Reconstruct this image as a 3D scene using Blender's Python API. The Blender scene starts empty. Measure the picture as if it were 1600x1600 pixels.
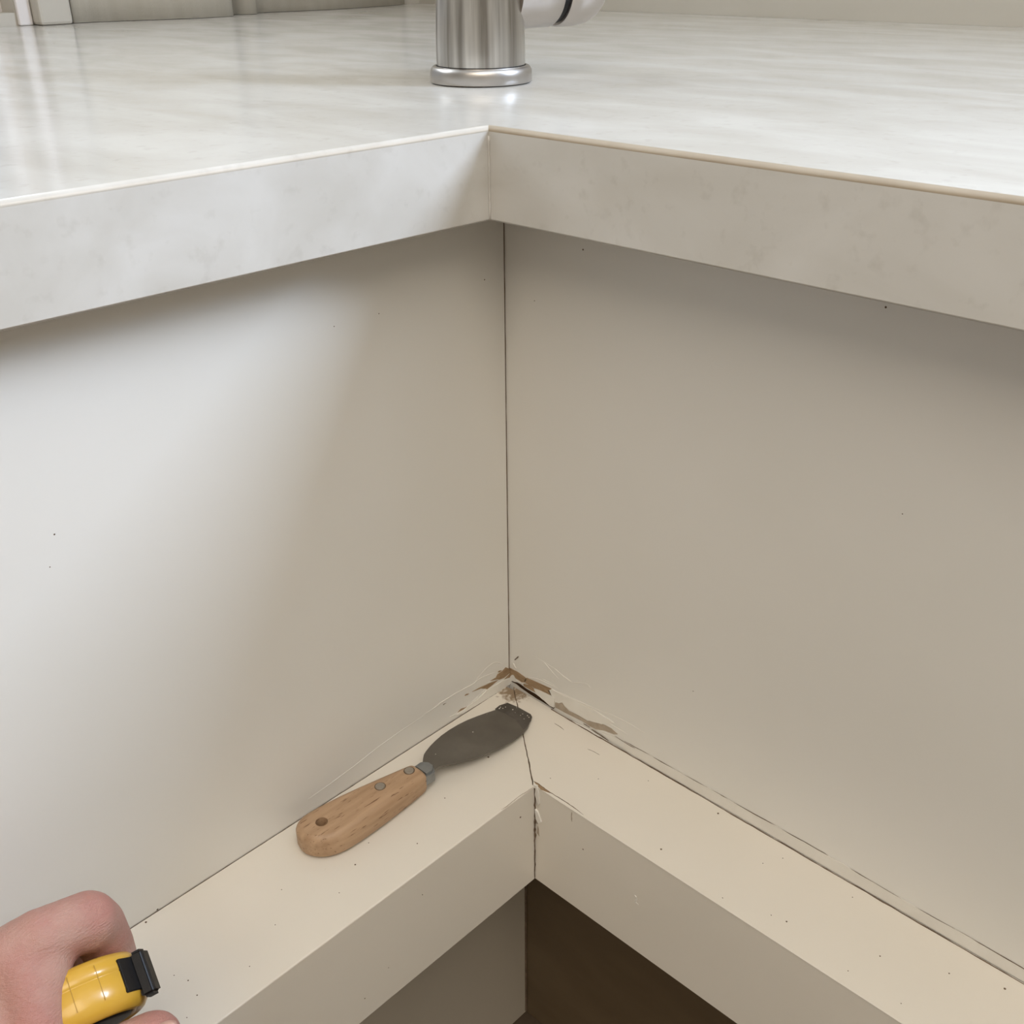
import bpy, bmesh, math, random
import numpy as np
from mathutils import Vector, Matrix, noise

SC = bpy.context.scene
COL = SC.collection
random.seed(7)

# ------------------------------------------------------------------ camera
F_PX = 1668.83
CAM = np.array([-0.37701, -0.3678, 0.0683])
_yaw, _pitch, _roll = math.pi / 4 - 0.01677, -0.48829, -0.00968
FW = np.array([math.cos(_yaw) * math.cos(_pitch), math.sin(_yaw) * math.cos(_pitch), math.sin(_pitch)])
_r = np.array([math.sin(_yaw), -math.cos(_yaw), 0.0])
_u = np.cross(_r, FW)
RT = _r * math.cos(_roll) + _u * math.sin(_roll)
UP = -_r * math.sin(_roll) + _u * math.cos(_roll)
cd = bpy.data.cameras.new('camera')
cd.sensor_fit = 'HORIZONTAL'; cd.sensor_width = 36.0; cd.lens = 36.0 * F_PX / 1600.0
cd.clip_start = 0.01; cd.clip_end = 60
cam = bpy.data.objects.new('camera', cd); COL.objects.link(cam)
m = Matrix.Identity(4)
for i in range(3):
    m[i][0] = RT[i]; m[i][1] = UP[i]; m[i][2] = -FW[i]; m[i][3] = CAM[i]
cam.matrix_world = m
SC.camera = cam

# ------------------------------------------------------------------ world, lights, exposure
W = bpy.data.worlds.new('world'); SC.world = W; W.use_nodes = True
bg = W.node_tree.nodes['Background']
bg.inputs['Color'].default_value = (0.86, 0.93, 1.0, 1); bg.inputs['Strength'].default_value = 0.5
vs = SC.view_settings
vs.view_transform = 'Standard'; vs.look = 'None'; vs.gamma = 1.0; vs.exposure = 0.0
vs.use_curve_mapping = False


def area(name, loc, direction, sx, sy, power, color):
    l = bpy.data.lights.new(name, 'AREA'); l.shape = 'RECTANGLE'; l.size = sx; l.size_y = sy
    l.energy = power; l.color = color
    o = bpy.data.objects.new(name, l); COL.objects.link(o)
    o.location = loc
    o.rotation_euler = Vector(direction).to_track_quat('-Z', 'Y').to_euler()
    return o


D1, D2 = 0.81371, 0.67558          # back walls: y = D1 behind the left run, x = D2 behind the right run
WY0, WY1, WZ0, WZ1 = -1.16, -0.66, 0.46, 1.22   # window opening in the right wall
area('window_daylight', (D2 - 0.012, (WY0 + WY1) / 2, (WZ0 + WZ1) / 2), (-1, 0, 0), WY1 - WY0, WZ1 - WZ0, 47, (0.66, 0.79, 1.0))
area('window_daylight', (-0.21, D1 - 0.012, 0.69), (0, -1, 0), 0.64, 0.5, 7.0, (0.86, 0.93, 1.0))
area('ceiling_lamp_light', (-1.25, -1.25, 1.50), (0, 0, -1), 1.7, 1.7, 20.2, (1.0, 0.90, 0.775))

# ------------------------------------------------------------------ dimensions
ZL, HL = -0.33023, 0.06881
LDL, LDR = 0.07182, 0.05501
RL, RR = 0.012, -0.0009
ZF = -0.6215
OCL, OCR, AL, AR = 0.02784, 0.03768, 0.03248, 0.00939
TC = 0.04
ZC = 1.55


# ------------------------------------------------------------------ helpers
def ray(px, py):
    return FW + RT * (px - 800) / F_PX + UP * (800 - py) / F_PX


def on(px, py, axis, val):            # the point of a real plane that a feature lies on
    d = ray(px, py); t = (val - CAM[axis]) / d[axis]
    return CAM + t * d


def cs(px, py, depth):
    return Vector(CAM + ray(px, py) * depth)


def mat(name, c1, rough=0.45, metal=0.0, c2=None, scale=8.0, detail=4.0, stretch=(1, 1, 1), lo=0.35, hi=0.65,
        bump=0.0, bscale=60.0, spec=0.5, coat=0.0, aniso=0.0, sss=0.0, rvar=0.0, bstretch=(1, 1, 1)):
    M = bpy.data.materials.new(name); M.use_nodes = True
    nt = M.node_tree; n = nt.nodes; L = nt.links
    b = n['Principled BSDF']
    b.inputs['Base Color'].default_value = (*c1, 1); b.inputs['Roughness'].default_value = rough
    b.inputs['Metallic'].default_value = metal; b.inputs['Specular IOR Level'].default_value = spec
    b.inputs['Coat Weight'].default_value = coat; b.inputs['Coat Roughness'].default_value = 0.08
    if aniso: b.inputs['Anisotropic'].default_value = aniso
    if sss:
        b.inputs['Subsurface Weight'].default_value = sss
        b.inputs['Subsurface Radius'].default_value = (0.6, 0.25, 0.15); b.inputs['Subsurface Scale'].default_value = 0.006
    tc = n.new('ShaderNodeTexCoord')
    if c2 is not None:
        mp = n.new('ShaderNodeMapping'); mp.inputs['Scale'].default_value = stretch
        tx = n.new('ShaderNodeTexNoise'); tx.inputs['Scale'].default_value = scale; tx.inputs['Detail'].default_value = detail
        rp = n.new('ShaderNodeValToRGB')
        rp.color_ramp.elements[0].position = lo; rp.color_ramp.elements[1].position = hi
        rp.color_ramp.elements[0].color = (*c1, 1); rp.color_ramp.elements[1].color = (*c2, 1)
        L.new(tc.outputs['Object'], mp.inputs['Vector']); L.new(mp.outputs['Vector'], tx.inputs['Vector'])
        L.new(tx.outputs['Fac'], rp.inputs['Fac']); L.new(rp.outputs['Color'], b.inputs['Base Color'])
        if rvar:
            mr = n.new('ShaderNodeMapRange'); mr.inputs['To Min'].default_value = rough - rvar; mr.inputs['To Max'].default_value = rough + rvar
            L.new(tx.outputs['Fac'], mr.inputs['Value']); L.new(mr.outputs['Result'], b.inputs['Roughness'])
    if bump:
        mp2 = n.new('ShaderNodeMapping'); mp2.inputs['Scale'].default_value = bstretch
        t2 = n.new('ShaderNodeTexNoise'); t2.inputs['Scale'].default_value = bscale; t2.inputs['Detail'].default_value = 3
        bp = n.new('ShaderNodeBump'); bp.inputs['Strength'].default_value = bump; bp.inputs['Distance'].default_value = 0.001
        L.new(tc.outputs['Object'], mp2.inputs['Vector']); L.new(mp2.outputs['Vector'], t2.inputs['Vector'])
        L.new(t2.outputs['Fac'], bp.inputs['Height']); L.new(bp.outputs['Normal'], b.inputs['Normal'])
    return M


def link(name, me, M=None, parent=None, smooth=False, kind=None, label=None):
    o = bpy.data.objects.new(name, me); COL.objects.link(o)
    if M is not None: me.materials.append(M)
    if smooth:
        for p in me.polygons: p.use_smooth = True
    if parent is not None: o.parent = parent; o.matrix_parent_inverse = parent.matrix_world.inverted()
    if kind: o['kind'] = kind
    if label: o['label'] = label
    return o


def from_bm(name, bm, M=None, parent=None, smooth=False, **k):
    bmesh.ops.recalc_face_normals(bm, faces=bm.faces[:])
    me = bpy.data.meshes.new(name); bm.to_mesh(me); bm.free()
    return link(name, me, M, parent, smooth, **k)


def thing(name, label, cat, loc, group=None):
    o = bpy.data.objects.new(name, None); COL.objects.link(o); o.location = loc
    o.empty_display_size = 0.02
    o['label'] = label; o['category'] = cat
    if group: o['group'] = group
    bpy.context.view_layer.update()
    return o


def add_box(bm, a, b):
    vs_ = [bm.verts.new((x, y, z)) for x in (a[0], b[0]) for y in (a[1], b[1]) for z in (a[2], b[2])]
    for f in ((0, 1, 3, 2), (4, 6, 7, 5), (0, 4, 5, 1), (2, 3, 7, 6), (0, 2, 6, 4), (1, 5, 7, 3)):
        bm.faces.new([vs_[i] for i in f])
    return vs_


def box(name, a, b, M, parent=None, bevel=0.0, segs=2, **k):
    bm = bmesh.new(); add_box(bm, a, b)
    if bevel: bmesh.ops.bevel(bm, geom=bm.edges[:], offset=bevel, segments=segs, affect='EDGES', profile=0.5)
    return from_bm(name, bm, M, parent, smooth=False, **k)


def prism_bm(bm, pts, z0, z1):        # plan polygon (x, y) extruded in z
    lo = [bm.verts.new((p[0], p[1], z0)) for p in pts]; hi = [bm.verts.new((p[0], p[1], z1)) for p in pts]
    n = len(pts)
    bm.faces.new(lo[::-1]); bm.faces.new(hi)
    for i in range(n): bm.faces.new((lo[i], lo[(i + 1) % n], hi[(i + 1) % n], hi[i]))
    return lo, hi


def patch(name, pix, axis, val, h, M, parent, back=0.0004, jitter=0.0, label=None):
    """a thin raised piece of film lying on a surface: outline, real thickness h"""
    pts = [Vector(on(x, y, axis, val)) for x, y in pix]
    if jitter:
        out = []
        for i, p in enumerate(pts):
            q = pts[(i + 1) % len(pts)]
            out.append(p)
            k = max(1, int((q - p).length / 0.0018))
            for j in range(1, k):
                w = p.lerp(q, j / k)
                for ax in range(3):
                    if ax != axis: w[ax] += random.uniform(-jitter, jitter)
                out.append(w)
        pts = out
    s = -1 if axis < 2 else 1          # side the viewer stands on
    bm = bmesh.new()
    top, bot = [], []
    for p in pts:
        a = p.copy(); a[axis] = val + s * h; b = p.copy(); b[axis] = val - s * back
        top.append(bm.verts.new(a)); bot.append(bm.verts.new(b))
    n = len(pts)
    bm.faces.new(top); bm.faces.new(bot[::-1])
    for i in range(n): bm.faces.new((bot[i], bot[(i + 1) % n], top[(i + 1) % n], top[i]))
    bmesh.ops.triangulate(bm, faces=bm.faces[:], ngon_method='EAR_CLIP')
    return from_bm(name, bm, M, parent, label=label)


def bead_bm(bm, pts, radii, nseg=8, squash=None):
    """round bead along a 3-D polyline"""
    rings = []
    for i, p in enumerate(pts):
        a = pts[max(i - 1, 0)]; b = pts[min(i + 1, len(pts) - 1)]
        t = (b - a).normalized()
        ref = Vector((0, 0, 1)) if abs(t.z) < 0.9 else Vector((1, 0, 0))
        u = t.cross(ref).normalized(); v = t.cross(u).normalized()
        ring = []
        for k in range(nseg):
            th = 2 * math.pi * k / nseg
            d = (u * math.cos(th) + v * math.sin(th)) * radii[i]
            if squash is not None: d[squash[0]] *= squash[1]
            ring.append(bm.verts.new(p + d))
        rings.append(ring)
    for A, B in zip(rings, rings[1:]):
        for k in range(nseg): bm.faces.new((A[k], A[(k + 1) % nseg], B[(k + 1) % nseg], B[k]))
    bm.faces.new(rings[0][::-1]); bm.faces.new(rings[-1])


def refine(pts, step):
    out = [pts[0]]
    for a, b in zip(pts, pts[1:]):
        k = max(1, int((b - a).length / step))
        for j in range(1, k + 1): out.append(a.lerp(b, j / k))
    return out


def smooth_line(pts, it=2):
    for _ in range(it):
        q = [pts[0]]
        for a, b in zip(pts, pts[1:]): q += [a.lerp(b, 0.25), a.lerp(b, 0.75)]
        q.append(pts[-1]); pts = q
    return pts


def ridge(name, pix, axis, val, r, M, parent, flat=0.5, wob=0.0, taper=True, label=None, lift=0.0):
    pts = smooth_line([Vector(on(x, y, axis, val)) for x, y in pix])
    s = -1 if axis < 2 else 1
    n = len(pts); rad = []
    for i, p in enumerate(pts):
        p[axis] = val + s * lift
        if wob:
            for ax in range(3):
                if ax != axis: p[ax] += random.uniform(-wob, wob)
        e = min(1.0, 4.0 * min(i, n - 1 - i) / n + 0.15) if taper else 1.0
        rad.append(r * e * random.uniform(0.8, 1.15))
    bm = bmesh.new(); bead_bm(bm, pts, rad, 8, (axis, flat))
    return from_bm(name, bm, M, parent, smooth=True, label=label)


def lathe_bm(bm, prof, n=64, frame=None):
    """prof: (radius, height); frame: 4x4 matrix"""
    rings = []
    for r, h in prof:
        if r < 1e-7:
            p = Vector((0, 0, h)); p = frame @ p if frame else p
            rings.append([bm.verts.new(p)])
        else:
            ring = []
            for k in range(n):
                a = 2 * math.pi * k / n; p = Vector((r * math.cos(a), r * math.sin(a), h))
                ring.append(bm.verts.new(frame @ p if frame else p))
            rings.append(ring)
    for A, B in zip(rings, rings[1:]):
        for k in range(n):
            k2 = (k + 1) % n
            if len(A) == 1 and len(B) == 1: break
            if len(A) == 1: bm.faces.new((A[0], B[k2], B[k]))
            elif len(B) == 1: bm.faces.new((A[k], A[k2], B[0]))
            else: bm.faces.new((A[k], A[k2], B[k2], B[k]))
    for R_, rev in ((rings[0], True), (rings[-1], False)):
        if len(R_) > 1: bm.faces.new(R_[::-1] if rev else R_)


def sharp_smooth(o, deg=35):
    me = o.data
    for p in me.polygons: p.use_smooth = True
    try: me.set_sharp_from_angle(angle=math.radians(deg))
    except Exception: pass


def frame_from(o, x, y, z):
    M_ = Matrix.Identity(4)
    for i in range(3): M_[i][0] = x[i]; M_[i][1] = y[i]; M_[i][2] = z[i]; M_[i][3] = o[i]
    return M_


# ------------------------------------------------------------------ materials
M_wall = mat('wall_paint', (0.52, 0.49, 0.43), 0.6, c2=(0.49, 0.46, 0.40), scale=4, bump=0.15, bscale=220)
M_ceil = mat('ceiling_paint', (0.78, 0.75, 0.69), 0.8)
M_floor = mat('floor_boards', (0.075, 0.053, 0.034), 0.5, c2=(0.10, 0.07, 0.045), scale=6, stretch=(1, 8, 1), bump=0.2)
M_paint = mat('cabinet_paint', (0.71, 0.69, 0.645), 0.38, c2=(0.69, 0.67, 0.62), scale=7, detail=3, bump=0.06, bscale=90, rvar=0.05)
M_flake = mat('paint_film', (0.74, 0.715, 0.66), 0.42, c2=(0.70, 0.67, 0.61), scale=60, bump=0.25, bscale=300)
M_caulk = mat('caulk', (0.71, 0.68, 0.62), 0.5, c2=(0.67, 0.64, 0.58), scale=40, bump=0.3, bscale=260)
M_wood_raw = mat('bare_wood', (0.255, 0.165, 0.088), 0.75, c2=(0.345, 0.24, 0.14), scale=90, stretch=(1, 1, 5), bump=0.6, bscale=400)
M_primer = mat('bare_primer', (0.42, 0.35, 0.275), 0.8, c2=(0.34, 0.28, 0.21), scale=160, bump=0.5, bscale=500)
M_dark = mat('crack_dirt', (0.10, 0.066, 0.04), 0.9, c2=(0.15, 0.10, 0.062), scale=200)
M_gap = mat('gap_shadow', (0.04, 0.022, 0.011), 1.0, spec=0.1)  # near-black colour painted in for the shade inside the gap
M_edge_shade = mat('shaded_quartz_edge', (0.32, 0.265, 0.195), 0.5, spec=0.2, c2=(0.37, 0.315, 0.24), scale=30)  # darker tan quartz: shade painted into the right run's eased edge
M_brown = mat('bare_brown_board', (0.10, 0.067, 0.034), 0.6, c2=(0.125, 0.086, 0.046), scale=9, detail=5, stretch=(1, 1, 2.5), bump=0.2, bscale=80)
M_carc = mat('carcass_board', (0.25, 0.2, 0.14), 0.8)
M_kick = mat('greyed_board', (0.44, 0.39, 0.315), 0.55, c2=(0.41, 0.365, 0.29), scale=6)
M_white = mat('window_paint', (0.74, 0.70, 0.68), 0.35)
M_cloth = mat('curtain_linen', (0.56, 0.52, 0.44), 0.9, c2=(0.52, 0.48, 0.40), scale=80, stretch=(1, 1, 0.1), bump=0.2, bscale=600)
M_steel = mat('brushed_steel', (0.66, 0.64, 0.61), 0.30, 1.0, c2=(0.30, 0.28, 0.255), scale=13, stretch=(14, 14, 0.25), aniso=0.85, bump=0.05, bscale=260, bstretch=(1, 1, 0.03))
M_steel2 = mat('polished_steel', (0.50, 0.475, 0.45), 0.34, 1.0, c2=(0.42, 0.40, 0.38), scale=40)
M_satin = mat('satin_steel', (0.48, 0.435, 0.39), 0.42, 1.0)
M_black = mat('black_plastic', (0.007, 0.006, 0.006), 0.45, spec=0.3, bump=0.1, bscale=300)
M_blade = mat('worn_blade_steel', (0.19, 0.175, 0.15), 0.45, 0.6, c2=(0.145, 0.13, 0.11), scale=38, detail=6, bump=0.15, bscale=200)
M_bladetip = mat('stained_blade_steel', (0.09, 0.08, 0.068), 0.55, 0.5, c2=(0.13, 0.115, 0.10), scale=120, detail=5)
M_ferr = mat('grey_ferrule_metal', (0.23, 0.245, 0.255), 0.42, 0.8, c2=(0.32, 0.33, 0.33), scale=120)
M_rivet = mat('rivet_metal', (0.38, 0.34, 0.29), 0.42, 0.7)
M_spat = mat('dried_paint', (0.72, 0.69, 0.62), 0.6)
M_yellow = mat('yellow_plastic', (0.53, 0.30, 0.032), 0.3, c2=(0.53, 0.30, 0.032), scale=30, coat=0.25)
M_groove = mat('groove_yellow', (0.36, 0.20, 0.02), 0.5)
M_nail = mat('finger_nail', (0.42, 0.245, 0.185), 0.3)


def quartz():
    M = bpy.data.materials.new('pale_quartz'); M.use_nodes = True
    nt = M.node_tree; n = nt.nodes; L = nt.links; b = n['Principled BSDF']
    b.inputs['Roughness'].default_value = 0.13; b.inputs['Specular IOR Level'].default_value = 0.42
    tc = n.new('ShaderNodeTexCoord')
    mp = n.new('ShaderNodeMapping'); mp.inputs['Rotation'].default_value = (0, 0, math.radians(45)); mp.inputs['Scale'].default_value = (1.0, 0.45, 1.0)
    L.new(tc.outputs['Object'], mp.inputs['Vector'])
    t1 = n.new('ShaderNodeTexNoise'); t1.inputs['Scale'].default_value = 26; t1.inputs['Detail'].default_value = 7; t1.inputs['Distortion'].default_value = 0.5
    r1 = n.new('ShaderNodeValToRGB'); r1.color_ramp.elements[0].position = 0.34; r1.color_ramp.elements[1].position = 0.66
    r1.color_ramp.elements[0].color = (0.525, 0.503, 0.458, 1); r1.color_ramp.elements[1].color = (0.605, 0.588, 0.552, 1)
    t2 = n.new('ShaderNodeTexNoise'); t2.inputs['Scale'].default_value = 150; t2.inputs['Detail'].default_value = 4
    r2 = n.new('ShaderNodeValToRGB'); r2.color_ramp.elements[0].position = 0.26; r2.color_ramp.elements[1].position = 0.42
    r2.color_ramp.elements[0].color = (0.915, 0.91, 0.90, 1); r2.color_ramp.elements[1].color = (1, 1, 1, 1)
    mx = n.new('ShaderNodeMix'); mx.data_type = 'RGBA'; mx.blend_type = 'MULTIPLY'; mx.inputs[0].default_value = 1.0
    L.new(mp.outputs['Vector'], t1.inputs['Vector']); L.new(t1.outputs['Fac'], r1.inputs['Fac'])
    L.new(tc.outputs['Object'], t2.inputs['Vector']); L.new(t2.outputs['Fac'], r2.inputs['Fac'])
    L.new(r1.outputs['Color'], mx.inputs[6]); L.new(r2.outputs['Color'], mx.inputs[7])
    L.new(mx.outputs[2], b.inputs['Base Color'])
    bp = n.new('ShaderNodeBump'); bp.inputs['Strength'].default_value = 0.05; bp.inputs['Distance'].default_value = 0.001
    L.new(t1.outputs['Fac'], bp.inputs['Height']); L.new(bp.outputs['Normal'], b.inputs['Normal'])
    mr = n.new('ShaderNodeMapRange'); mr.inputs['To Min'].default_value = 0.11; mr.inputs['To Max'].default_value = 0.22
    L.new(t1.outputs['Fac'], mr.inputs['Value']); L.new(mr.outputs['Result'], b.inputs['Roughness'])
    return M


M_quartz = quartz()


def ledge_paint():
    """cream paint with a brown damp stain around the corner where the two ledges meet the panels"""
    M = mat('ledge_paint', (0.73, 0.68, 0.60), 0.42, c2=(0.70, 0.655, 0.575), scale=9, bump=0.08, bscale=110)
    nt = M.node_tree; n = nt.nodes; L = nt.links; b = n['Principled BSDF']
    src = b.inputs['Base Color'].links[0].from_socket
    geo = n.new('ShaderNodeNewGeometry')
    sub = n.new('ShaderNodeVectorMath'); sub.operation = 'SUBTRACT'; sub.inputs[1].default_value = (-0.004, -0.007, ZL)
    scl = n.new('ShaderNodeVectorMath'); scl.operation = 'MULTIPLY'; scl.inputs[1].default_value = (1.0, 1.0, 2.5)
    ln = n.new('ShaderNodeVectorMath'); ln.operation = 'LENGTH'
    L.new(geo.outputs['Position'], sub.inputs[0]); L.new(sub.outputs['Vector'], scl.inputs[0]); L.new(scl.outputs['Vector'], ln.inputs[0])
    mr = n.new('ShaderNodeMapRange'); mr.inputs['From Min'].default_value = 0.001; mr.inputs['From Max'].default_value = 0.016
    mr.inputs['To Min'].default_value = 0.66; mr.inputs['To Max'].default_value = 0.0
    L.new(ln.outputs['Value'], mr.inputs['Value'])
    tn = n.new('ShaderNodeTexNoise'); tn.inputs['Scale'].default_value = 420; tn.inputs['Detail'].default_value = 5
    L.new(geo.outputs['Position'], tn.inputs['Vector'])
    ad = n.new('ShaderNodeMath'); ad.operation = 'ADD'; L.new(mr.outputs['Result'], ad.inputs[0]); L.new(tn.outputs['Fac'], ad.inputs[1])
    st = n.new('ShaderNodeMapRange'); st.inputs['From Min'].default_value = 0.74; st.inputs['From Max'].default_value = 1.0
    st.inputs['To Max'].default_value = 0.9
    L.new(ad.outputs['Value'], st.inputs['Value'])
    mx = n.new('ShaderNodeMix'); mx.data_type = 'RGBA'; mx.inputs[7].default_value = (0.22, 0.145, 0.075, 1)
    L.new(st.outputs['Result'], mx.inputs[0]); L.new(src, mx.inputs[6]); L.new(mx.outputs[2], b.inputs['Base Color'])
    return M


M_ledge = ledge_paint()


def wood():
    M = bpy.data.materials.new('beech_wood'); M.use_nodes = True
    nt = M.node_tree; n = nt.nodes; L = nt.links; b = n['Principled BSDF']
    b.inputs['Roughness'].default_value = 0.5
    tc = n.new('ShaderNodeTexCoord')
    mp = n.new('ShaderNodeMapping'); mp.inputs['Scale'].default_value = (0.09, 1, 1)
    L.new(tc.outputs['Object'], mp.inputs['Vector'])
    t1 = n.new('ShaderNodeTexNoise'); t1.inputs['Scale'].default_value = 260; t1.inputs['Detail'].default_value = 6
    r1 = n.new('ShaderNodeValToRGB'); r1.color_ramp.elements[0].position = 0.3; r1.color_ramp.elements[1].position = 0.7
    r1.color_ramp.elements[0].color = (0.34, 0.212, 0.12, 1); r1.color_ramp.elements[1].color = (0.46, 0.305, 0.185, 1)
    t2 = n.new('ShaderNodeTexNoise'); t2.inputs['Scale'].default_value = 900; t2.inputs['Detail'].default_value = 2
    mp2 = n.new('ShaderNodeMapping'); mp2.inputs['Scale'].default_value = (0.13, 1, 1)
    r2 = n.new('ShaderNodeValToRGB'); r2.color_ramp.elements[0].position = 0.29; r2.color_ramp.elements[1].position = 0.37
    r2.color_ramp.elements[0].color = (0.42, 0.33, 0.26, 1); r2.color_ramp.elements[1].color = (1, 1, 1, 1)
    mx = n.new('ShaderNodeMix'); mx.data_type = 'RGBA'; mx.blend_type = 'MULTIPLY'; mx.inputs[0].default_value = 1
    L.new(mp.outputs['Vector'], t1.inputs['Vector']); L.new(t1.outputs['Fac'], r1.inputs['Fac'])
    L.new(tc.outputs['Object'], mp2.inputs['Vector']); L.new(mp2.outputs['Vector'], t2.inputs['Vector']); L.new(t2.outputs['Fac'], r2.inputs['Fac'])
    L.new(r1.outputs['Color'], mx.inputs[6]); L.new(r2.outputs['Color'], mx.inputs[7]); L.new(mx.outputs[2], b.inputs['Base Color'])
    bp = n.new('ShaderNodeBump'); bp.inputs['Strength'].default_value = 0.2; bp.inputs['Distance'].default_value = 0.0005
    L.new(t1.outputs['Fac'], bp.inputs['Height']); L.new(bp.outputs['Normal'], b.inputs['Normal'])
    return M


M_beech = wood()


def skin():
    M = bpy.data.materials.new('skin'); M.use_nodes = True
    nt = M.node_tree; n = nt.nodes; L = nt.links; b = n['Principled BSDF']
    b.inputs['Roughness'].default_value = 0.5
    b.inputs['Subsurface Weight'].default_value = 0.2; b.inputs['Subsurface Radius'].default_value = (0.9, 0.3, 0.18); b.inputs['Subsurface Scale'].default_value = 0.004
    tc = n.new('ShaderNodeTexCoord')
    t1 = n.new('ShaderNodeTexNoise'); t1.inputs['Scale'].default_value = 55; t1.inputs['Detail'].default_value = 4
    r1 = n.new('ShaderNodeValToRGB'); r1.color_ramp.elements[0].position = 0.36; r1.color_ramp.elements[1].position = 0.66
    r1.color_ramp.elements[0].color = (0.365, 0.165, 0.128, 1); r1.color_ramp.elements[1].color = (0.40, 0.235, 0.18, 1)
    L.new(tc.outputs['Object'], t1.inputs['Vector']); L.new(t1.outputs['Fac'], r1.inputs['Fac']); L.new(r1.outputs['Color'], b.inputs['Base Color'])
    v = n.new('ShaderNodeTexVoronoi'); v.inputs['Scale'].default_value = 700
    t2 = n.new('ShaderNodeTexNoise'); t2.inputs['Scale'].default_value = 160; t2.inputs['Detail'].default_value = 5
    ad = n.new('ShaderNodeMath'); ad.operation = 'MULTIPLY_ADD'; ad.inputs[1].default_value = 0.25
    L.new(v.outputs['Distance'], ad.inputs[0]); L.new(t2.outputs['Fac'], ad.inputs[2])
    bp = n.new('ShaderNodeBump'); bp.inputs['Strength'].default_value = 0.6; bp.inputs['Distance'].default_value = 0.0009
    L.new(ad.outputs['Value'], bp.inputs['Height']); L.new(bp.outputs['Normal'], b.inputs['Normal'])
    return M


M_skin = skin()
M_glass = bpy.data.materials.new('window_glass'); M_glass.use_nodes = True
_b = M_glass.node_tree.nodes['Principled BSDF']
_b.inputs['Transmission Weight'].default_value = 1.0; _b.inputs['Roughness'].default_value = 0.0; _b.inputs['IOR'].default_value = 1.45
M_lamp = bpy.data.materials.new('lamp_diffuser'); M_lamp.use_nodes = True
_b = M_lamp.node_tree.nodes['Principled BSDF']
_b.inputs['Emission Color'].default_value = (1, 0.86, 0.68, 1); _b.inputs['Emission Strength'].default_value = 2.0

# ------------------------------------------------------------------ room shell
X0, Y0 = -2.7, -2.7
T = 0.12
box('floor', (X0 - T, Y0 - T, ZF - 0.06), (D2 + T, D1 + T, ZF), M_floor, kind='structure')
box('ceiling', (X0 - T, Y0 - T, ZC), (D2 + T, D1 + T, ZC + 0.06), M_ceil, kind='structure')
box('wall_rear_left', (X0 - T, Y0, ZF), (X0, D1 + T, ZC), M_wall, kind='structure')
box('wall_rear_right', (X0 - T, Y0 - T, ZF), (D2 + T, Y0, ZC), M_wall, kind='structure')


def wall_with_opening(name, axis, v, a0, a1, o0, o1, z0, z1):
    bm = bmesh.new()

    def seg(p0, p1, q0, q1):
        if axis == 0: add_box(bm, (v, p0, q0), (v + T, p1, q1))
        else: add_box(bm, (p0, v, q0), (p1, v + T, q1))
    seg(a0, o0, ZF, ZC); seg(o1, a1, ZF, ZC); seg(o0, o1, ZF, z0); seg(o0, o1, z1, ZC)
    return from_bm(name, bm, M_wall, kind='structure')


wall_with_opening('wall_right', 0, D2, Y0, D1 + T, WY0, WY1, WZ0, WZ1)
LX0, LX1, LZ0, LZ1 = -0.55, 0.1322, 0.0, 0.95     # opening of the window behind the left run
wall_with_opening('wall_left', 1, D1, X0, D2, LX0, LX1, 0.012, LZ1)


def window(name, axis, v, a0, a1, z0, z1, fw, mull):
    bm = bmesh.new()

    def seg(p0, p1, q0, q1, d0=0.03, d1=0.075):
        if axis == 0: add_box(bm, (v + d0, p0, q0), (v + d1, p1, q1))
        else: add_box(bm, (p0, v + d0, q0), (p1, v + d1, q1))
    seg(a0, a0 + fw, z0, z1); seg(a1 - fw, a1, z0, z1); seg(a0 + fw, a1 - fw, z0, z0 + fw); seg(a0 + fw, a1 - fw, z1 - fw, z1)
    if mull: seg((a0 + a1) / 2 - 0.012, (a0 + a1) / 2 + 0.012, z0 + fw, z1 - fw)
    w = from_bm(name, bm, M_white, kind='structure')
    if axis == 0: box('pane', (v + 0.05, a0 + fw, z0 + fw), (v + 0.054, a1 - fw, z1 - fw), M_glass, w)
    else: box('pane', (a0 + fw, v + 0.05, z0 + fw), (a1 - fw, v + 0.054, z1 - fw), M_glass, w)
    return w


window('window_1', 0, D2, WY0, WY1, WZ0, WZ1, 0.03, False)
window('window_2', 1, D1, LX0, LX1, 0.012, LZ1, 0.022, True)
box('trim_1', (0.1325, D1 - 0.006, 0.0001), (0.1465, D1 - 0.0002, 0.98), M_white, bevel=0.0015, kind='structure')
box('trim_2', (0.1472, D1 - 0.022, 0.0001), (0.1815, D1 - 0.0002, 0.98), M_wall, bevel=0.003, kind='structure')

# ceiling lamp (the warm light of the room)
lamp = thing('ceiling_lamp', 'square white ceiling lamp with warm glowing diffuser', 'lamp', (-1.25, -1.25, ZC))
box('lamp_housing', (-2.12, -2.12, ZC - 0.03), (-0.38, -0.38, ZC - 0.0005), M_white, lamp, bevel=0.004)
box('diffuser', (-2.10, -2.10, ZC - 0.036), (-0.40, -0.40, ZC - 0.0302), M_lamp, lamp)

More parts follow.
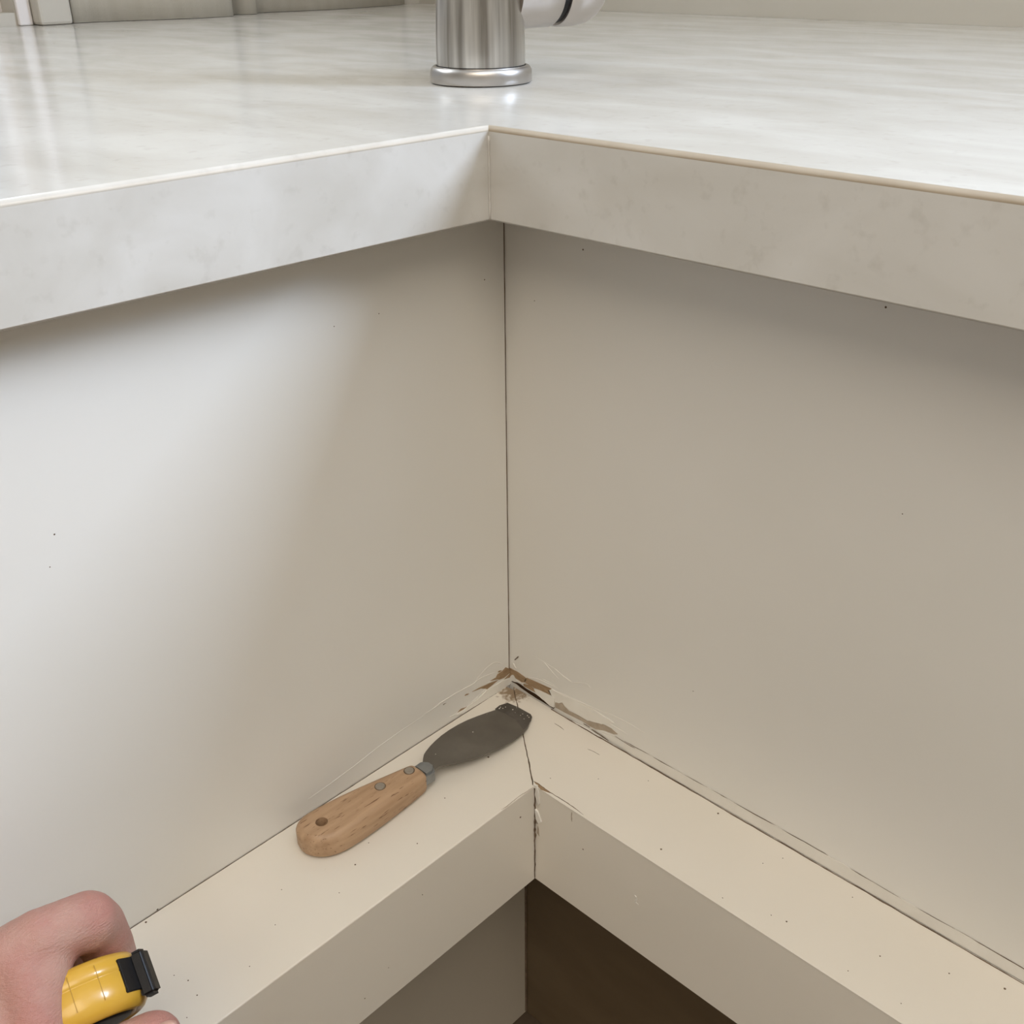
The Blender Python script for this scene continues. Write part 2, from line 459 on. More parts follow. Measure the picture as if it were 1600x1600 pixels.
# curtain gathered beside the window
cp = [(0.186, 0.010), (0.196, 0.012), (0.21, 0.012), (0.235, 0.018), (0.27, 0.032), (0.31, 0.044), (0.335, 0.046), (0.350, 0.046), (0.3585, 0.043), (0.3595, 0.036),
      (0.356, 0.024), (0.358, 0.014), (0.368, 0.012), (0.376, 0.018), (0.384, 0.028), (0.394, 0.031), (0.401, 0.027), (0.404, 0.018), (0.412, 0.011),
      (0.43, 0.012), (0.45, 0.015), (0.47, 0.02), (0.50, 0.025), (0.53, 0.025), (0.56, 0.022), (0.6, 0.016), (0.64, 0.010)]
bm = bmesh.new()
pl = smooth_line([Vector((x, D1 - y, 0)) for x, y in cp], 1)
zs = [0.0004, 0.05, 0.2, 0.5, 0.9, 1.25]
off = [Vector((0, -0.0022, 0))] * len(pl)
for side in (0, 1):
    g = [[bm.verts.new((p.x + 0.004 * z * math.sin(9 * p.x), p.y + side * -0.002, z)) for p in pl] for z in zs]
    for A, B in zip(g, g[1:]):
        for k in range(len(pl) - 1): bm.faces.new((A[k], A[k + 1], B[k + 1], B[k]))
    if side == 0: g0 = g
for j in range(len(zs) - 1):
    for k in (0, -1): bm.faces.new((g0[j][k], g[j][k], g[j + 1][k], g0[j + 1][k]))
for k in range(len(pl) - 1):
    bm.faces.new((g0[0][k], g0[0][k + 1], g[0][k + 1], g[0][k])); bm.faces.new((g0[-1][k], g0[-1][k + 1], g[-1][k + 1], g[-1][k]))
cur = from_bm('curtain', bm, M_cloth, smooth=True)
cur['label'] = 'beige curtain hanging in folds against the wall behind the countertop'; cur['category'] = 'curtain'

# ------------------------------------------------------------------ countertop
top = thing('countertop', 'pale veined L-shaped quartz countertop with thick mitred front edge', 'countertop', (0.2, 0.2, -TC))
K, LEN = 0.6, 2.3
Cx, Cy = -OCR, -OCL
pts = [(Cx, Cy), (Cx - K, Cy + K * AL), (-LEN, Cy + K * AL), (-LEN, D1 - 0.0005), (D2 - 0.0005, D1 - 0.0005), (D2 - 0.0005, -LEN), (Cx + K * AR, -LEN), (Cx + K * AR, Cy - K)]
bm = bmesh.new(); lo, hi = prism_bm(bm, pts, -TC, 0.0)
front = [(0, 1), (1, 2), (6, 7), (7, 0)]
eds = []
for a, b in front:
    for R_ in (hi,):
        e = bm.edges.get((R_[a], R_[b])); eds.append(e)
bmesh.ops.recalc_face_normals(bm, faces=bm.faces[:])
bmesh.ops.bevel(bm, geom=eds, offset=0.0022, segments=6, affect='EDGES', profile=0.5)
eds = [e for e in bm.edges if all(abs(v.co.z + TC) < 1e-6 for v in e.verts) and
       (all(v.co.x < 0.02 and v.co.y < 0.02 for v in e.verts))]
bmesh.ops.bevel(bm, geom=eds, offset=0.0009, segments=2, affect='EDGES', profile=0.5)
slab = from_bm('slab', bm, M_quartz, top)
slab.data.materials.append(M_edge_shade)
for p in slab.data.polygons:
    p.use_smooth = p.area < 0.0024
    if p.use_smooth and p.normal.x < -0.12 and p.center.z > -0.005 and abs(p.normal.y) < 0.5: p.material_index = 1  # painted shade goes on the right run's top edge only
# filled joint in the inside corner of the front edge
bm = bmesh.new()
pp = [Vector((Cx - 0.0003, Cy - 0.0003, z)) for z in np.linspace(-TC + 0.0005, -0.004, 14)]
bead_bm(bm, pp, [0.0005 * random.uniform(0.75, 1.2) for _ in pp], 8)
from_bm('joint_filler', bm, M_quartz, top, smooth=True, label='thin filled joint down the corner of the front edge')

# ------------------------------------------------------------------ cabinets under the countertop
ZT = -TC - 0.0004
cabL = thing('cabinet', 'white painted cabinet run under the countertop at left of the corner, lit by daylight', 'cabinet', (-0.9, 0.2, ZF))
cabR = thing('cabinet', 'white painted cabinet run under the countertop at right of the corner, in shade', 'cabinet', (0.2, -0.9, ZF))
panL = box('front_panel', (-2.2, 0.0, ZL - HL), (-0.0008, 0.018, ZT), M_paint, cabL)
panR = box('front_panel', (0.0, -2.2, ZL - HL), (0.018, 0.018, ZT), M_paint, cabR)
bm = bmesh.new(); bead_bm(bm, [Vector((-0.0004 + random.uniform(-.0001, .0001), 0.0005, z)) for z in np.linspace(ZL + 0.004, ZT, 40)], [0.0006 + random.uniform(-.00012, .00012) for _ in range(40)], 6)
from_bm('panel_seam', bm, M_dark, panL, label='dark hairline seam where the two panels meet')
box('carcass', (-2.2, 0.019, ZF + 0.0005), (-0.02, D1 - 0.002, ZT), M_carc, cabL)
box('carcass', (0.019, -2.2, ZF + 0.0005), (D2 - 0.002, D1 - 0.002, ZT), M_carc, cabR)
# recessed boards below the ledges
kickL = box('kick_board', (-2.2, -RL, ZF + 0.0006), (-RR - 0.0006, -RL + 0.016, ZL - HL - 0.0005), M_kick, cabL)
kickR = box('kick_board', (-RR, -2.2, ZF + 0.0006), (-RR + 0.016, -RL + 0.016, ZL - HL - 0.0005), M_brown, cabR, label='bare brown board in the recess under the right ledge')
pts_ = [Vector((-RR - 0.0007, -RL - 0.0004, z)) for z in np.linspace(ZF + 0.002, ZL - HL - 0.002, 12)]
bm = bmesh.new(); bead_bm(bm, pts_, [0.0007] * 12, 6)
from_bm('corner_gap', bm, M_dark, kickR)

# ------------------------------------------------------------------ ledges (boxed-in skirting shelf)
ledL = thing('ledge', 'cream painted boxed ledge below the left panel, putty knife lying on it', 'ledge', (-0.5, -LDL / 2, ZL - HL))
ledR = thing('ledge', 'cream painted boxed ledge below the right panel with flaking paint', 'ledge', (-LDR / 2, -0.5, ZL - HL))


def at_ledge(px, py):
    p = on(px, py, 2, ZL); return (p[0], p[1])


# mitre joint: a jagged crack from the panels' corner to the front corner
mitre_px = [(803, 1078), (805, 1088), (808, 1100), (813, 1125), (817, 1145), (820, 1160), (823, 1176), (827, 1195), (829, 1205), (831, 1217), (832.5, 1226)]
mitre = [Vector((*at_ledge(*p), 0)) for p in mitre_px]
mitre = refine(mitre, 0.0022)
ml, mr_ = [], []
for i, p in enumerate(mitre):
    w = 0.00012 + 0.00008 * (i / len(mitre)) + random.uniform(-0.00008, 0.00008)
    jx = random.uniform(-0.0003, 0.0003)
    ml.append((p.x + jx - w, p.y + w)); mr_.append((p.x + jx + w + random.uniform(0, 0.0002), p.y - w))
GB = 0.0006
polyL = [(-2.2, -GB), (-0.0035, -GB)] + ml + [(-LDR - 0.0007, -LDL), (-2.2, -LDL)]
back_px = [(805, 1071), (811, 1072), (820, 1078), (832, 1085), (846, 1094), (852, 1098.5), (858, 1100), (868, 1107), (882, 1114), (895, 1122), (905, 1127), (930, 1142)]
back = [at_ledge(*p) for p in back_px]
back = [(min(x, -GB), y) for x, y in back]
polyR = [(-GB, -2.2), (-GB, back[-1][1] - 0.02)] + back[::-1] + mr_ + [(-LDR, -LDL - 0.0007), (-LDR, -2.2)]
for root, poly, nm in ((ledL, polyL, 'L'), (ledR, polyR, 'R')):
    bm = bmesh.new(); lo, hi = prism_bm(bm, poly, ZL - HL, ZL)
    fr = [bm.edges.get((hi[-2], hi[-1]))]
    bmesh.ops.bevel(bm, geom=fr, offset=0.0006, segments=2, affect='EDGES', profile=0.5)
    from_bm('ledge_board', bm, M_ledge, root)
# dark fill in the joints; shade in the open gap painted as a patch
gap7 = [(140, 306), (168, 318), (195, 322), (230, 340), (300, 392), (400, 450), (482, 512), (560, 566), (605, 596), (598, 602), (540, 566), (480, 528), (420, 494), (330, 436), (240, 372), (195, 334)]
patch('gap_shade_patch', [(780 + x / 6.957, 1020 + y / 6.957) for x, y in gap7], 0, 0.0, 0.0007, M_gap, panR, label='dark patch painted as shade of the gap where the ledge has pulled away')
bm = bmesh.new(); bead_bm(bm, [Vector((p.x - 0.00005, p.y, ZL - 0.0002)) for p in mitre], [random.uniform(0.0002, 0.00042) for _ in mitre], 6)
from_bm('joint_line', bm, M_dark, ledL)
for px_, root, rr_ in (([(803, 1067), (740, 1106), (680, 1145), (560, 1221), (440, 1298), (320, 1375), (205, 1450), (60, 1545)], ledL, 0.00019),
                       ([(866, 1105), (905, 1129), (950, 1157), (1000, 1187), (1080, 1235), (1200, 1305), (1340, 1386), (1480, 1466), (1600, 1535), (1720, 1602)], ledR, 0.00032)):
    q_ = refine([Vector(on(x, y, 2, ZL)) for x, y in px_], 0.004)
    for p in q_:
        if root is ledL: p.y = -0.0004 + random.uniform(-.00012, .00012)
        else: p.x = -0.0011 + random.uniform(-.00015, .00015)
        p.z = ZL
    bm = bmesh.new(); bead_bm(bm, q_, [rr_ * random.uniform(0.6, 1.2) for _ in q_], 6)
    from_bm('joint_line', bm, M_dark, root)
# dark core seen in the open joints
bm = bmesh.new(); add_box(bm, (-0.012, -0.018, ZL - HL + 0.004), (-0.0002, -0.0002, ZL - 0.0035))
from_bm('joint_core', bm, M_dark, ledR)

# caulk strip along the foot of the right panel
zc_px = [(975, 1160), (1000, 1172), (1050, 1201), (1105, 1231), (1170, 1268), (1235, 1304), (1300, 1341), (1365, 1380), (1440, 1424), (1520, 1468), (1600, 1515), (1750, 1600)]
up_ = [Vector(on(x, y, 0, -0.0005)) for x, y in zc_px]
up_ = refine(up_, 0.006)
up_ = [Vector((-0.0003, p.y, max(p.z + random.uniform(-0.00025, 0.00025), ZL + 0.0006))) for p in up_]
bm = bmesh.new()
n_ = len(up_)
A = [bm.verts.new((0.0, p.y, ZL + 0.0004)) for p in up_]; B = [bm.verts.new((-0.0006, p.y, ZL + 0.0004)) for p in up_]
C_ = [bm.verts.new(p) for p in up_]; D_ = [bm.verts.new((0.0, p.y, p.z)) for p in up_]
for i in range(n_ - 1):
    for U, V in ((A, B), (B, C_), (C_, D_)): bm.faces.new((U[i], U[i + 1], V[i + 1], V[i]))
from_bm('caulk_strip', bm, M_caulk, panR, label='flat caulk strip along the foot of the panel with a hairline crack above')


def hairline(name, pix, axis, val, r, parent, M=M_dark, wob=0.00012):
    return ridge(name, pix, axis, val, r, M, parent, flat=0.35, wob=wob)


hairline('crack', [(975, 1158)] + [(x, y - 0.6) for x, y in zc_px[1:4]], 0, -0.0002, 0.00024, panR)
hairline('crack', [(x, y - 0.6) for x, y in zc_px[3:7]], 0, -0.0002, 0.00034, panR)
hairline('crack', [(x, y - 0.6) for x, y in zc_px[6:]], 0, -0.0002, 0.0003, panR)


# ------------------------------------------------------------------ flaking paint in the corner
def c8(l): return [(660 + x / 8, 1020 + y / 8) for x, y in l]
def c7(l): return [(780 + x / 6.957, 1020 + y / 6.957) for x, y in l]
def c9(l): return [(790 + x / 8.8875, 1200 + y / 8.8875) for x, y in l]


H = 0.00025
for l in ([(1040, 180), (1100, 205), (1123, 190), (1123, 215), (1080, 260), (1020, 310), (960, 335), (930, 330), (845, 350), (915, 310), (940, 265), (1000, 225)],
          [(1123, 222), (1126, 290), (1020, 330), (1060, 290)],
          [(945, 340), (880, 395), (805, 455), (790, 447), (730, 445), (620, 485), (720, 430), (780, 405), (860, 370)],
          [(525, 535), (545, 515), (580, 508), (560, 525)],
          [(440, 742), (480, 700), (555, 672), (520, 700)],
          [(940, 240), (960, 222), (990, 218), (975, 232), (955, 244)]):
    patch('bare_wood_patch', c8(l), 1, 0.0, H, M_wood_raw, panL, label='bare brown wood where the paint has flaked off')
patch('paint_flake', c8([(1020, 336), (1126, 300), (1130, 340), (1080, 395), (930, 490), (500, 755), (420, 768), (560, 668), (700, 562), (805, 458)]), 1, 0.0, 0.0007, M_flake, panL, jitter=0.0001)
for l, r in (([(910, 240), (800, 285), (700, 330), (640, 390), (520, 450), (400, 520), (250, 610), (150, 690), (20, 770)], 0.0006),
             ([(480, 452), (380, 530), (280, 592), (180, 650)], 0.0005),
             ([(800, 450), (740, 500), (640, 600), (560, 660)], 0.00055),
             ([(560, 660), (430, 760), (335, 805)], 0.0007),
             ([(1112, 235), (1060, 282), (1015, 332)], 0.0006),
             ([(945, 330), (880, 355), (790, 385)], 0.0005),
             ([(1010, 140), (900, 110), (800, 190), (720, 280), (640, 380)], 0.00045)):
    ridge('paint_ridge', c8(l), 1, 0.0, r * 0.7, M_flake, panL)
# faint scraped film running down the left joint
ridge('paint_ridge', [(662, 1118), (600, 1160), (560, 1192), (520, 1222), (480, 1250)], 1, 0.0, 0.0003, M_paint, panL)
for l in ([(300, 625), (250, 655), (280, 632)],):
    hairline('crack', c8(l), 1, 0.0, 0.0002, panL)

for l, M_ in (([(116, 162), (135, 172), (152, 182), (200, 205), (270, 255), (300, 280), (290, 300), (265, 330), (220, 300), (180, 275), (160, 240), (140, 236), (116, 262)], M_wood_raw),
              ([(300, 272), (360, 295), (470, 345), (570, 390), (535, 410), (565, 460), (500, 430), (420, 395), (380, 380), (330, 350), (290, 330), (272, 310)], M_wood_raw),
              ([(265, 335), (330, 352), (375, 385), (400, 430), (340, 400), (270, 360)], M_wood_raw),
              ([(610, 540), (640, 535), (655, 550), (690, 540), (720, 590), (760, 630), (860, 680), (960, 740), (1030, 740), (1150, 785), (1220, 820), (1290, 885), (1250, 885), (1150, 845), (1050, 830), (980, 790), (900, 740), (800, 690), (700, 640), (610, 590)], M_primer),
              ([(868, 632), (885, 632), (905, 655), (885, 645)], M_wood_raw)):
    patch('bare_primer_patch' if M_ is M_primer else 'bare_wood_patch', c7(l), 0, 0.0, H, M_, panR, label='bare grey primer where paint has lifted' if M_ is M_primer else 'bare brown wood where the paint has flaked off')
patch('paint_flake', c7([(385, 390), (440, 402), (540, 450), (570, 465), (612, 490), (606, 540), (600, 590), (560, 570), (500, 515), (420, 450)]), 0, 0.0, 0.0008, M_flake, panR, jitter=0.0001)
patch('paint_flake', c7([(190, 295), (240, 318), (292, 322), (262, 335), (230, 330)]), 0, 0.0, 0.0007, M_flake, panR)
patch('paint_flake', c7([(548, 402), (575, 392), (700, 460), (860, 530), (1000, 600), (1130, 680), (1250, 760), (1120, 772), (960, 728), (860, 668), (720, 580), (690, 535), (655, 545), (612, 530), (575, 465)]), 0, 0.0, 0.0005, M_flake, panR, jitter=0.00008)
for l, r in (([(480, 95), (560, 190), (650, 290)], 0.0005), ([(600, 170), (690, 250), (790, 322)], 0.0006),
             ([(300, 265), (420, 282), (560, 350), (640, 392)], 0.0005), ([(470, 285), (540, 320), (620, 370)], 0.0004),
             ([(560, 393), (700, 455), (850, 520), (1000, 590), (1180, 665)], 0.0006),
             ([(1010, 640), (1050, 690), (1200, 770), (1400, 890)], 0.0004), ([(1150, 640), (1400, 760), (1590, 880)], 0.0004),
             ([(350, 20), (470, 90), (600, 170)], 0.0003), ([(790, 322), (950, 330), (1000, 390)], 0.00035),
             ([(152, 112), (172, 160), (185, 170)], 0.0009), ([(1000, 822), (1100, 850), (1250, 905), (1400, 990), (1600, 1080)], 0.0005)):
    ridge('paint_ridge', c7(l), 0, 0.0, r * 0.75, M_flake, panR)
for l, r in (([(1000, 830), (1080, 880), (1190, 957)], 0.0004), ([(165, 80), (210, 38)], 0.0003),
             ([(915, 770), (950, 790), (985, 812)], 0.0003), ([(1250, 900), (1400, 1000), (1480, 1040)], 0.0002)):
    hairline('crack', c7(l), 0, -0.0004, r, panR)
# lifted caulk on top of the right ledge
ridge('caulk_lip', c7([(785, 738), (880, 790), (1000, 850), (1090, 915), (1190, 965)]), 2, ZL, 0.0006, M_flake, ledR, flat=0.6)
for l, r in (([(780, 733), (900, 805), (1060, 910), (1190, 968)], 0.0003), ([(600, 765), (650, 795), (705, 840)], 0.00018), ([(960, 1045), (1040, 1080), (1095, 1112)], 0.00015)):
    hairline('crack', c7(l), 2, ZL, r, ledR)
# open shadow gap where the right ledge has pulled away
# flaked front corner
FX = -LDR
patch('bare_wood_patch', c9([(398, 195), (450, 222), (520, 272), (620, 350), (545, 322), (490, 300), (440, 250)]), 2, ZL, H, M_wood_raw, ledR, label='bare brown wood where the paint has flaked off')
hairline('crack', c9([(375, 180), (430, 200), (520, 268), (600, 328), (700, 390), (850, 480), (980, 570), (1080, 652)]), 2, ZL, 0.00024, ledR)
hairline('crack', c9([(385, 262), (300, 322), (200, 385), (110, 455), (0, 545), (-60, 580)]), 2, ZL, 0.0002, ledL, M_primer)
patch('paint_flake', c9([(397, 222), (440, 240), (465, 330), (480, 490), (462, 512), (440, 430), (412, 330)]), 0, FX, 0.0009, M_flake, ledR, jitter=0.00008)
patch('paint_flake', c9([(420, 560), (455, 600), (505, 742), (468, 765), (432, 690)]), 0, FX, 0.0009, M_flake, ledR, jitter=0.00008)
patch('bare_primer_patch', c9([(430, 690), (465, 765), (440, 775), (418, 750)]), 0, FX, H, M_primer, ledR, label='bare grey primer where paint has lifted')
patch('bare_primer_patch', c9([(450, 800), (462, 850), (470, 945), (440, 900)]), 0, FX, H, M_primer, ledR, label='bare grey primer where paint has lifted')
hairline('crack', c9([(918, 612), (914, 680), (921, 748)]), 0, FX, 0.00035, ledR, M_primer)
# dark ragged line of the front mitre
bm = bmesh.new()
zz = np.linspace(ZL - 0.001, ZL - HL + 0.001, 34)
bead_bm(bm, [Vector((-LDR - 0.0006 + random.uniform(-0.00022, 0.00022), -LDL - 0.0003 + random.uniform(-0.00015, 0.00015), z)) for z in zz],
        [random.uniform(0.00025, 0.0008) if k < 18 else random.uniform(0.0002, 0.0004) for k in range(34)], 7)
from_bm('crack', bm, M_dark, ledR)
ridge('scratch', [(991, 1398), (996, 1404), (992, 1409), (998, 1414)], 0, FX, 0.00045, M_flake, ledR)


# small specks of dirt
def specks(name, lst, axis, val, parent, M_):
    bm = bmesh.new()
    for x, y, r in lst:
        p = Vector(on(x, y, axis, val))
        for v in bmesh.ops.create_icosphere(bm, subdivisions=1, radius=r)['verts']:
            c = v.co.copy(); c[axis] *= 0.5; v.co = c + p
    return from_bm(name, bm, M_, parent, kind='stuff')


specks('dirt_specks', [(1122, 1271, .0006), (1033, 1327, .0006), (1229, 1440, .0005), (1332, 1402, .0003), (1375, 1494, .0004), (1570, 1545, .0006), (1325, 1517, .0003), (860, 1216, .0003), (1013, 1220, .0003), (935, 1217, .0003), (1223, 1341, .0003), (1192, 1349, .0003), (1483, 1521, .0004), (1408, 1568, .0003)], 2, ZL, ledR, M_dark)
specks('dirt_specks', [(555, 1351, .0005), (430, 1445, .0003), (652, 1318, .0004), (294, 1532, .0004), (272, 1524, .0003), (308, 1555, .0004), (228, 1441, .0006), (292, 1590, .0003), (576, 1317, .0003), (530, 1395, .0003), (763, 1183, .0007), (695, 1247, .0004), (440, 1390, .0003), (660, 1398, .0003), (390, 1510, .0003)], 2, ZL, ledL, M_dark)
specks('dirt_specks', [(813, 1277, .0006), (607, 1512, .0003), (570, 1560, .0004)], 1, -LDL, ledL, M_dark)
specks('dirt_specks', [(911, 1327, .0005), (1129, 1403, .0003), (1205, 1430, .0003)], 0, FX, ledR, M_dark)
specks('dirt_specks', [(757, 437, .0004), (592, 490, .0003), (85, 835, .0004), (522, 510, .0003), (246, 1421, .0005), (276, 1407, .0005), (78, 886, .0003)], 1, 0.0, panL, M_dark)
specks('dirt_specks', [(911, 390, .0005), (1384, 480, .0005), (1083, 1080, .0003), (1410, 803, .0003), (835, 470, .0003)], 0, 0.0, panR, M_dark)

# ------------------------------------------------------------------ faucet
_f = on(752, 128, 2, 0.0)
fc = Vector((_f[0], _f[1], 0.0005))
fau = thing('faucet', 'brushed steel single-lever faucet standing on the countertop behind the corner', 'faucet', fc)
PXM = 0.379e-3
bm = bmesh.new()
Fm = Matrix.Translation(fc)
R0 = 80 * float(np.dot(np.array(fc) - CAM, FW)) / F_PX * 0.992
prof = [(R0 - 0.0006, 0.0), (R0, 0.0008), (R0, 0.0046), (R0 - 0.0003, 0.0063), (R0 - 0.0010, 0.0076), (R0 - 0.0020, 0.0083), (R0 - 0.0034, 0.0085), (R0 - 0.0038, 0.0080), (0.0, 0.0080)]
lathe_bm(bm, prof, 96, Fm)
ring = from_bm('base_ring', bm, M_steel2, fau); sharp_smooth(ring, 50)
bm = bmesh.new()
BS = R0 / 0.0300 * 0.985
prof = [(0.0, 0.0081), (0.0261, 0.0081), (0.0263, 0.0100), (0.02635, 0.016), (0.0262, 0.024), (0.02575, 0.034), (0.0252, 0.044), (0.0247, 0.060), (0.0238, 0.080), (0.0225, 0.105), (0.0205, 0.125), (0.0170, 0.140), (0.0145, 0.148), (0.0140, 0.150), (0.0, 0.150)]
prof = [(r_ * BS, z_) for r_, z_ in prof]
lathe_bm(bm, prof, 96, Fm)
body = from_bm('body', bm, M_steel, fau); sharp_smooth(body, 40)
bm = bmesh.new(); lathe_bm(bm, [(0.0, 0.0081), (0.0266 * BS, 0.0081), (0.0266 * BS, 0.0088), (0.0, 0.0088)], 72, Fm)
from_bm('seal', bm, M_black, fau)
# gooseneck above the body
sp = []
Ysp = Vector((0.62, 0.78, 0))
for k in range(25):
    a = math.pi * k / 24
    sp.append(fc + Vector((0, 0, 0.30)) + Ysp * (0.075 * (1 - math.cos(a))) + Vector((0, 0, 0.075 * math.sin(a))))
sp = [fc + Vector((0, 0, 0.145)), fc + Vector((0, 0, 0.22))] + sp + [sp[-1] - Vector((0, 0, 0.05))]
bm = bmesh.new(); bead_bm(bm, sp, [0.0128] * len(sp), 32)
spo = from_bm('spout', bm, M_steel, fau); sharp_smooth(spo, 40)
# side hub with lever
ax = Vector(list(RT * 0.86 + np.array([FW[0], FW[1], 0]) / math.hypot(FW[0], FW[1]) * 0.5)); ax.z = 0.0; ax.normalize()
az = Vector((0, 0, 1)); ay = az.cross(ax)
Fh = frame_from(fc + Vector((0, 0, 0.0475)), ay, az, ax)
HR = 0.0215
bm = bmesh.new(); lathe_bm(bm, [(HR + 0.0012, 0.015), (HR + 0.0004, 0.024), (HR, 0.030), (HR - 0.0002, 0.0425), (HR - 0.0009, 0.0435), (0, 0.0435)], 72, Fh)
o = from_bm('handle_hub', bm, M_satin, fau); sharp_smooth(o, 50)
bm = bmesh.new(); lathe_bm(bm, [(HR - 0.0022, 0.0430), (HR - 0.0022, 0.0485), (0, 0.0485)], 72, Fh)
from_bm('gasket', bm, M_black, fau)
bm = bmesh.new(); lathe_bm(bm, [(0, 0.0480), (HR - 0.0008, 0.0480), (HR, 0.0490), (HR, 0.0580), (HR - 0.0008, 0.0650), (HR - 0.0030, 0.0705), (HR - 0.0070, 0.0750), (HR - 0.012, 0.0775), (0, 0.0787)], 72, Fh)
hcap = from_bm('handle_cap', bm, M_satin, fau); sharp_smooth(hcap, 50)
hp = fc + Vector((0, 0, 0.0475)) + ax * 0.060
bm = bmesh.new(); bead_bm(bm, [hp + Vector((0, 0, 0.014)), hp + Vector((0, 0, 0.04)) + ax * 0.004, hp + Vector((0, 0, 0.095)) + ax * 0.02], [0.0062, 0.0055, 0.0048], 20)
o = from_bm('lever', bm, M_satin, hcap); sharp_smooth(o, 50)

# ------------------------------------------------------------------ putty knife on the left ledge
kn = thing('putty_knife', 'putty knife with beech wood handle and worn grey steel blade, lying on the left ledge', 'putty knife', (-0.11, -0.026, ZL))
HT = 0.0145
hz0, hz1 = ZL + 0.0003, ZL + HT
plan = [(-.1605, -.0102), (-.140, -.0125), (-.120, -.0168), (-.101, -.0212), (-.0985, -.0222), (-.0978, -.0245), (-.0976, -.0310), (-.0982, -.0336), (-.1005, -.0347), (-.116, -.0362), (-.135, -.0373), (-.152, -.0372), (-.1595, -.0358),
        (-.1650, -.0328), (-.1690, -.0282), (-.1710, -.0225), (-.1700, -.0165), (-.1668, -.0122)]
for _ in range(2):                                  # round the outline
    _p = []
    for i in range(len(plan)):
        a, b = plan[i], plan[(i + 1) % len(plan)]
        _p += [(a[0] * .75 + b[0] * .25, a[1] * .75 + b[1] * .25), (a[0] * .25 + b[0] * .75, a[1] * .25 + b[1] * .75)]
    plan = _p
xa, xb = -.1714, -.0974
bm = bmesh.new(); rings = []
for d, z in ((.0034, 0), (.0016, .0005), (.0005, .0016), (0, .0034), (0, HT - .0042), (.0003, HT - .0030), (.0011, HT - .0016), (.0022, HT - .0006), (.0034, HT - .0003)):
    ring = []
    for x, y in plan:
        t = (x - xa) / (xb - xa); yc = -.0240 - .0042 * t; hwid = .0125 - .0055 * t
        ring.append(bm.verts.new(((xa + xb) / 2 + (x - (xa + xb) / 2) * (1 - d / .037), yc + (y - yc) * (1 - d / hwid), hz0 + z)))
    rings.append(ring)
for A_, B_ in zip(rings, rings[1:]):
    for k in range(len(plan)): bm.faces.new((A_[k], A_[(k + 1) % len(plan)], B_[(k + 1) % len(plan)], B_[k]))
bm.faces.new(rings[0][::-1]); bm.faces.new(rings[-1])
bmesh.ops.recalc_face_normals(bm, faces=bm.faces[:])
me = bpy.data.meshes.new('handle'); bm.to_mesh(me); bm.free()
tmp = bpy.data.objects.new('tmp_handle', me); COL.objects.link(tmp)
bm = bmesh.new(); lathe_bm(bm, [(0.0, -0.02), (0.0031, -0.02), (0.0031, 0.02), (0.0, 0.02)], 32, Matrix.Translation((-0.1585, -0.0228, ZL + 0.007)))
bmesh.ops.recalc_face_normals(bm, faces=bm.faces[:])
me2 = bpy.data.meshes.new('cut'); bm.to_mesh(me2); bm.free()
cut = bpy.data.objects.new('tmp_cut', me2); COL.objects.link(cut)
md = tmp.modifiers.new('b', 'BOOLEAN'); md.operation = 'DIFFERENCE'; md.object = cut; md.solver = 'EXACT'
dg = bpy.context.evaluated_depsgraph_get()
hme = bpy.data.meshes.new_from_object(tmp.evaluated_get(dg)); hme.name = 'handle'
bpy.data.objects.remove(tmp); bpy.data.objects.remove(cut)
hme.materials.clear()
h = link('handle', hme, M_beech, kn); sharp_smooth(h, 28)
for x, y in ((-.1222, -.0246), (-.1040, -.0266)):
    bm = bmesh.new(); lathe_bm(bm, [(0, 0), (0.0026, 0.0), (0.0026, 0.0158 - 0.0006), (0.0023, 0.0158 - 0.0002), (0, 0.0158 - 0.0001)], 28, Matrix.Translation((x, y, hz0 - 0.0009)))
    rv = from_bm('rivet', bm, M_rivet, kn); sharp_smooth(rv, 50)
    bm = bmesh.new(); lathe_bm(bm, [(0.0027, HT - 0.0004), (0.0030, HT - 0.0004), (0.0030, HT + 0.00008), (0.0027, HT + 0.00008)], 28, Matrix.Translation((x, y, ZL)))
    from_bm('rivet_rim', bm, M_dark, rv)
# split in the wood next to the tang
bm = bmesh.new(); bead_bm(bm, [Vector((-.1105, -.0350, ZL + 0.0105)), Vector((-.106, -.0347, ZL + 0.0095)), Vector((-.0992, -.0339, ZL + 0.0088))], [0.0002, 0.0004, 0.0004], 6)
from_bm('crack', bm, M_dark, h)
# ferrule / tang
bm = bmesh.new()
fp = [(-.0985, -.0228), (-.0930, -.0226), (-.0915, -.0236), (-.0895, -.0262), (-.0905, -.0300), (-.0918, -.0330), (-.0930, -.0338), (-.0985, -.0334)]
lo, hi = prism_bm(bm, fp, ZL + 0.0048, ZL + 0.0118)
bmesh.ops.bevel(bm, geom=[bm.edges.get((hi[i], hi[(i + 1) % len(fp)])) for i in range(len(fp))], offset=0.0012, segments=2, affect='EDGES')
from_bm('ferrule', bm, M_ferr, kn, label='blue-grey metal ferrule between handle and blade')
# blade: slightly bowed sheet, thin at the scraping edge
edge_far = [(-.0925, -.0240), (-.0890, -.0205), (-.0857, -.0177), (-.0761, -.0136), (-.0637, -.0104), (-.0489, -.0093), (-.0351, -.0112), (-.0235, -.0141), (-.0180, -.0153)]
edge_near = [(-.0925, -.0320), (-.0895, -.0318), (-.0860, -.0318), (-.0772, -.0356), (-.0650, -.0391), (-.0510, -.0410), (-.0382, -.0410), (-.0279, -.0397), (-.0166, -.0335)]


def bz(x):
    t = (x + 0.0925) / 0.0765
    return ZL + 0.0082 * max(0.0, 1 - t) ** 1.3 + 0.0014


